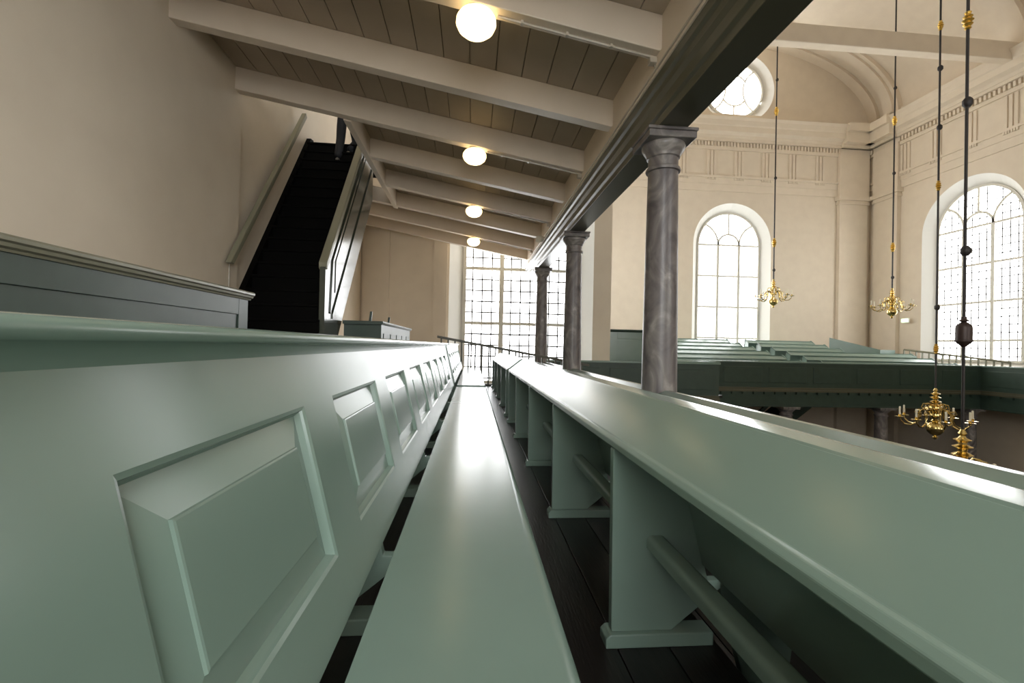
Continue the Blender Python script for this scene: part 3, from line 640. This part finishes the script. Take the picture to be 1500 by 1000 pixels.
chand(c1, (13.58, 20.0, 2.50), 17.3, 'brass chandelier hanging before the far arched window', [10.95, 4.95], [12.4, 7.9, 3.7])
chand(c2, (17.95, 18.5, 2.05), 16.9, 'brass chandelier hanging before the pilaster corner, left of the right wall window', [10.07, 4.6], [11.5, 7.8, 3.3])
chand(c3, (11.92, 11.0, -1.65), 17.2, 'lower brass chandelier with candles seen whole in front of the opposite gallery front', [8.55, 4.38, 0.16], [7.44, 5.9, 1.23])
chand(c4, (6.81, 5.9, -1.82), 14.2, 'lowest brass chandelier on the rod with the dark iron weight, mostly hidden by the parapet', [4.69], [3.54, 1.46, 6.0], weight=0.33)
# ================================================================== OPPOSITE GALLERY
def far_front(name, label, run, s0, s1, ztop=-0.39, entabl=True):
    """run(s, z, d) d = outwards (towards the nave)"""
    o = thing(name, label, 'parapet', run(s0, ztop-1.0, 0), 'opposite gallery fronts')
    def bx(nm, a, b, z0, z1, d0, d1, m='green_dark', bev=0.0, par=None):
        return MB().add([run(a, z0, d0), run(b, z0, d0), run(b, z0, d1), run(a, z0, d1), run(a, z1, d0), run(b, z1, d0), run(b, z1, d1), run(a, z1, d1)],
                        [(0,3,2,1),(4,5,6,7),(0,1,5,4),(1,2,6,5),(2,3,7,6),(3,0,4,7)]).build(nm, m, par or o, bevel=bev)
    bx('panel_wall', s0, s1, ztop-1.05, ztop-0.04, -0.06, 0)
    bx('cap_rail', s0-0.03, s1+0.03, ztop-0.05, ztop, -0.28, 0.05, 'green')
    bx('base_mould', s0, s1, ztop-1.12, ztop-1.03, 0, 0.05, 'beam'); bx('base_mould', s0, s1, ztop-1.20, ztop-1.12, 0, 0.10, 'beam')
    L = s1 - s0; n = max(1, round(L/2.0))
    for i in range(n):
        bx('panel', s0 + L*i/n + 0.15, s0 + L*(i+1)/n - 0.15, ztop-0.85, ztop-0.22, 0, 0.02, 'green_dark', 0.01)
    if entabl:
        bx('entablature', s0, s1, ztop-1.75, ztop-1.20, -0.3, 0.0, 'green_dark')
        mb = MB(); s = s0 + 0.1
        while s < s1 - 0.2:
            mb.add([run(s, ztop-1.30, 0), run(s+0.22, ztop-1.30, 0), run(s+0.22, ztop-1.30, 0.09), run(s, ztop-1.30, 0.09), run(s, ztop-1.20, 0), run(s+0.22, ztop-1.20, 0), run(s+0.22, ztop-1.20, 0.09), run(s, ztop-1.20, 0.09)],
                   [(0,3,2,1),(4,5,6,7),(0,1,5,4),(1,2,6,5),(2,3,7,6),(3,0,4,7)]); s += 0.45
        tag(mb.build('modillion_course', 'green_dark', o), kind='stuff')
        bx('soffit', s0, s1, ztop-1.80, ztop-1.75, -2.0, 0.03, 'green_dark')
    return o
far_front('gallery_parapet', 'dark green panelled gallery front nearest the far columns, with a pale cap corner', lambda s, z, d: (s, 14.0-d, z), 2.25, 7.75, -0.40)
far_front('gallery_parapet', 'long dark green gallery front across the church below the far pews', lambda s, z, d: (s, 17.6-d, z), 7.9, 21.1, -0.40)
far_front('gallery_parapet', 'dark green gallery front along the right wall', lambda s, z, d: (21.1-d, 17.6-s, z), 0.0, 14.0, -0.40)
# floors of the opposite galleries
tag(MB().box(7.9, 22.8, 17.65, 25, -1.5, -1.42).box(21.15, 22.8, 3.6, 17.65, -1.5, -1.42).box(2.3, 7.9, 14.05, 25, -1.5, -1.42).build('floor_opposite', 'floor'), 'floor of the opposite gallery', None, None, 'structure')
for k in range(1, 7):
    tag(MB().box(7.9, 20.3, 17.6+0.98*k, 25, -1.5+0.19*(k-1), -1.5+0.19*k).build('floor_tier', 'floor'), None, None, None, 'structure')
# book board top of the nearer front's corner
cb = thing('book_board', 'pale green sloping book board at the corner of the dark gallery front', 'book board', (6.9, 14.3, -0.40))
MB().prism([(5.9, 14.05), (7.8, 14.05), (7.0, 14.5), (6.2, 14.6)], -0.40, -0.36, 'z').build('board', 'green', cb)
# far pews in two blocks with end posts
def far_pew(x0, x1, y, z, label, grp):
    o = thing('pew', label, 'pew', ((x0+x1)/2, y, z-0.95), grp)
    MB().prism([(y+0.10, z-0.95), (y, z-0.05), (y-0.05, z-0.05), (y-0.06, z), (y+0.05, z), (y+0.16, z-0.95)], x0, x1, 'x').build('backrest', 'green', o)
    MB().prism([(y-0.05, z-0.03), (y-0.30, z-0.16), (y-0.30, z-0.18), (y-0.04, z-0.06)], x0, x1, 'x').build('book_board', 'green', o)
    MB().box(x0, x1, y+0.16, y+0.52, z-0.54, z-0.50).build('seat', 'green', o)
    for xe in (x0, x1-0.04):
        MB().prism([(y-0.28, z-0.95), (y-0.28, z-0.14), (y-0.02, z+0.03), (y+0.04, z+0.03), (y+0.2, z-0.5), (y+0.5, z-0.5), (y+0.5, z-0.95)], xe, xe+0.04, 'x').build('end_board', 'green', o)
ordn = ['front', 'second', 'third', 'fourth', 'fifth', 'rearmost']
for k in range(6):
    y = 18.7 + 1.0*k; z = -0.36 + 0.19*k
    far_pew(8.0, 13.55 + 0.08*(5-k), y, z, '%s green pew of the left block in the opposite gallery' % ordn[k].capitalize(), 'opposite gallery pews, left block')
    far_pew(14.55 + 0.06*(5-k), [21.2, 21.13, 21.13, 18.31, 18.28, 18.3][k], y, z, '%s green pew of the right block in the opposite gallery' % ordn[k].capitalize(), 'opposite gallery pews, right block')
sc = thing('gallery_screen', 'tall green panelled screen at the left end of the opposite gallery', 'screen', (6.3, 17.0, -1.42))
MB().box(5.1, 7.6, 17.0, 17.06, -1.42, 0.62).build('board', 'green', sc)
MB().box(5.4, 7.3, 16.985, 17.0, -0.9, 0.30).build('panel', 'green', sc, bevel=0.006)
for x0, x1, z0, z1 in ((5.1, 5.4, -1.42, 0.62), (7.3, 7.6, -1.42, 0.62), (5.4, 7.3, 0.36, 0.62), (5.4, 7.3, -1.42, -0.95)): MB().box(x0, x1, 16.975, 17.0, z0, z1).build('stile', 'green', sc, bevel=0.006)
MB().prism([(16.97, 0.60), (16.90, 0.66), (16.90, 0.70), (17.1, 0.70), (17.1, 0.60)], 5.03, 7.67, 'x').build('cap_rail', 'green_dark', sc, bevel=0.006)
so = thing('stair_enclosure', 'sloping topped green partition behind the right block of far pews', 'partition', (19.4, 22, -0.9))
MB().add([(x, y, z) for x, y, zt in ((18.45, 22.6, 0.78), (20.1, 21.35, 0.20)) for z in (-0.9, zt)] + [(x+0.08, y+0.05, z) for x, y, zt in ((18.45, 22.6, 0.78), (20.1, 21.35, 0.20)) for z in (-0.9, zt)],
         [(0,2,3,1), (4,5,7,6), (1,3,7,5), (0,4,6,2), (0,1,5,4), (2,6,7,3)]).build('board', 'green', so)
MB().box(20.1, 20.9, 21.33, 21.41, -0.9, 0.20).build('board', 'green', so)
r2 = thing('railing', 'pale olive balustrade slanting below the right wall window', 'railing', (21, 19, -1.4))
A, B = Vector((21.4, 21.35, 0.24)), Vector((22.65, 17.75, -0.24))
MB().tube([A, B], 0.05, 6).build('handrail', 'olive', r2)
for k in range(16):
    p = A.lerp(B, k/15); MB().box(p.x-0.025, p.x+0.025, p.y-0.025, p.y+0.025, -1.42, p.z).build('baluster', 'olive', r2)
tag(MB().box(22.3, 22.79, 16.2, 16.6, -1.42, 0.15).build('pew_end', 'green', None, bevel=0.01), 'green pew end at the right wall, at the right edge of the picture', 'pew end')
ex = thing('emergency_light', 'small glowing greenish emergency light on the right wall pilaster', 'light', (22.5, 22.6, 1.75))
MB().box(22.50, 22.56, 22.3, 22.65, 1.68, 1.86).build('lit_face', 'exit', ex, bevel=0.01); MB().box(22.56, 22.62, 22.28, 22.67, 1.66, 1.90).build('housing', 'frame', ex)
# columns, stairs and pews under the opposite gallery
for x, l in ((12.75, 'marble column under the opposite gallery, left of the dark stair flight'), (16.9, 'marble column under the opposite gallery beside the lower chandelier'), (20.9, 'marble column under the corner of the opposite gallery')):
    column((x, 17.85), NAVE, -2.2, 0.24, l, 'columns under the opposite gallery')
sf = thing('stair_flight', 'dark stair flight rising under the opposite gallery', 'staircase', (15, 21, NAVE))
MB().add([(12.3, y, -4.6) for y in (20.5, 21.6)] + [(15.9, y, -1.7) for y in (20.5, 21.6)] + [(12.3, y, -5.3) for y in (20.5, 21.6)] + [(15.9, y, -2.6) for y in (20.5, 21.6)], [(0,1,3,2), (4,6,7,5), (0,2,6,4), (1,5,7,3), (0,4,5,1), (2,3,7,6)]).build('flight', 'green_dark', sf)
MB().add([(11.6, y, -4.4) for y in (20.4, 20.5)] + [(14.3, y, -1.75) for y in (20.4, 20.5)] + [(11.6, y, -4.6) for y in (20.4, 20.5)] + [(14.3, y, -2.0) for y in (20.4, 20.5)], [(0,1,3,2), (4,6,7,5), (0,2,6,4), (1,5,7,3), (0,4,5,1), (2,3,7,6)]).build('handrail', 'green_dark', sf)
for k in range(3):
    o = thing('box_pew', ['dark box pew on the church floor under the right gallery', 'dark box pew on the church floor behind the lower chandeliers', 'dark box pew on the church floor at the right edge'][k], 'pew', (18+1.3*k, 15.5-1.5*k, NAVE), 'box pews on the church floor')
    x = 17.5 + 0.9*k; y = 16.2 - 1.8*k
    MB().box(x, x+3.5, y, y+0.08, NAVE, NAVE+1.5).build('front', 'green_dark', o); MB().box(x, x+0.08, y, y+1.3, NAVE, NAVE+1.5).build('side', 'green_dark', o)
    MB().box(x-0.04, x+3.54, y-0.05, y+0.13, NAVE+1.5, NAVE+1.56).build('cap_rail', 'green_dark', o)
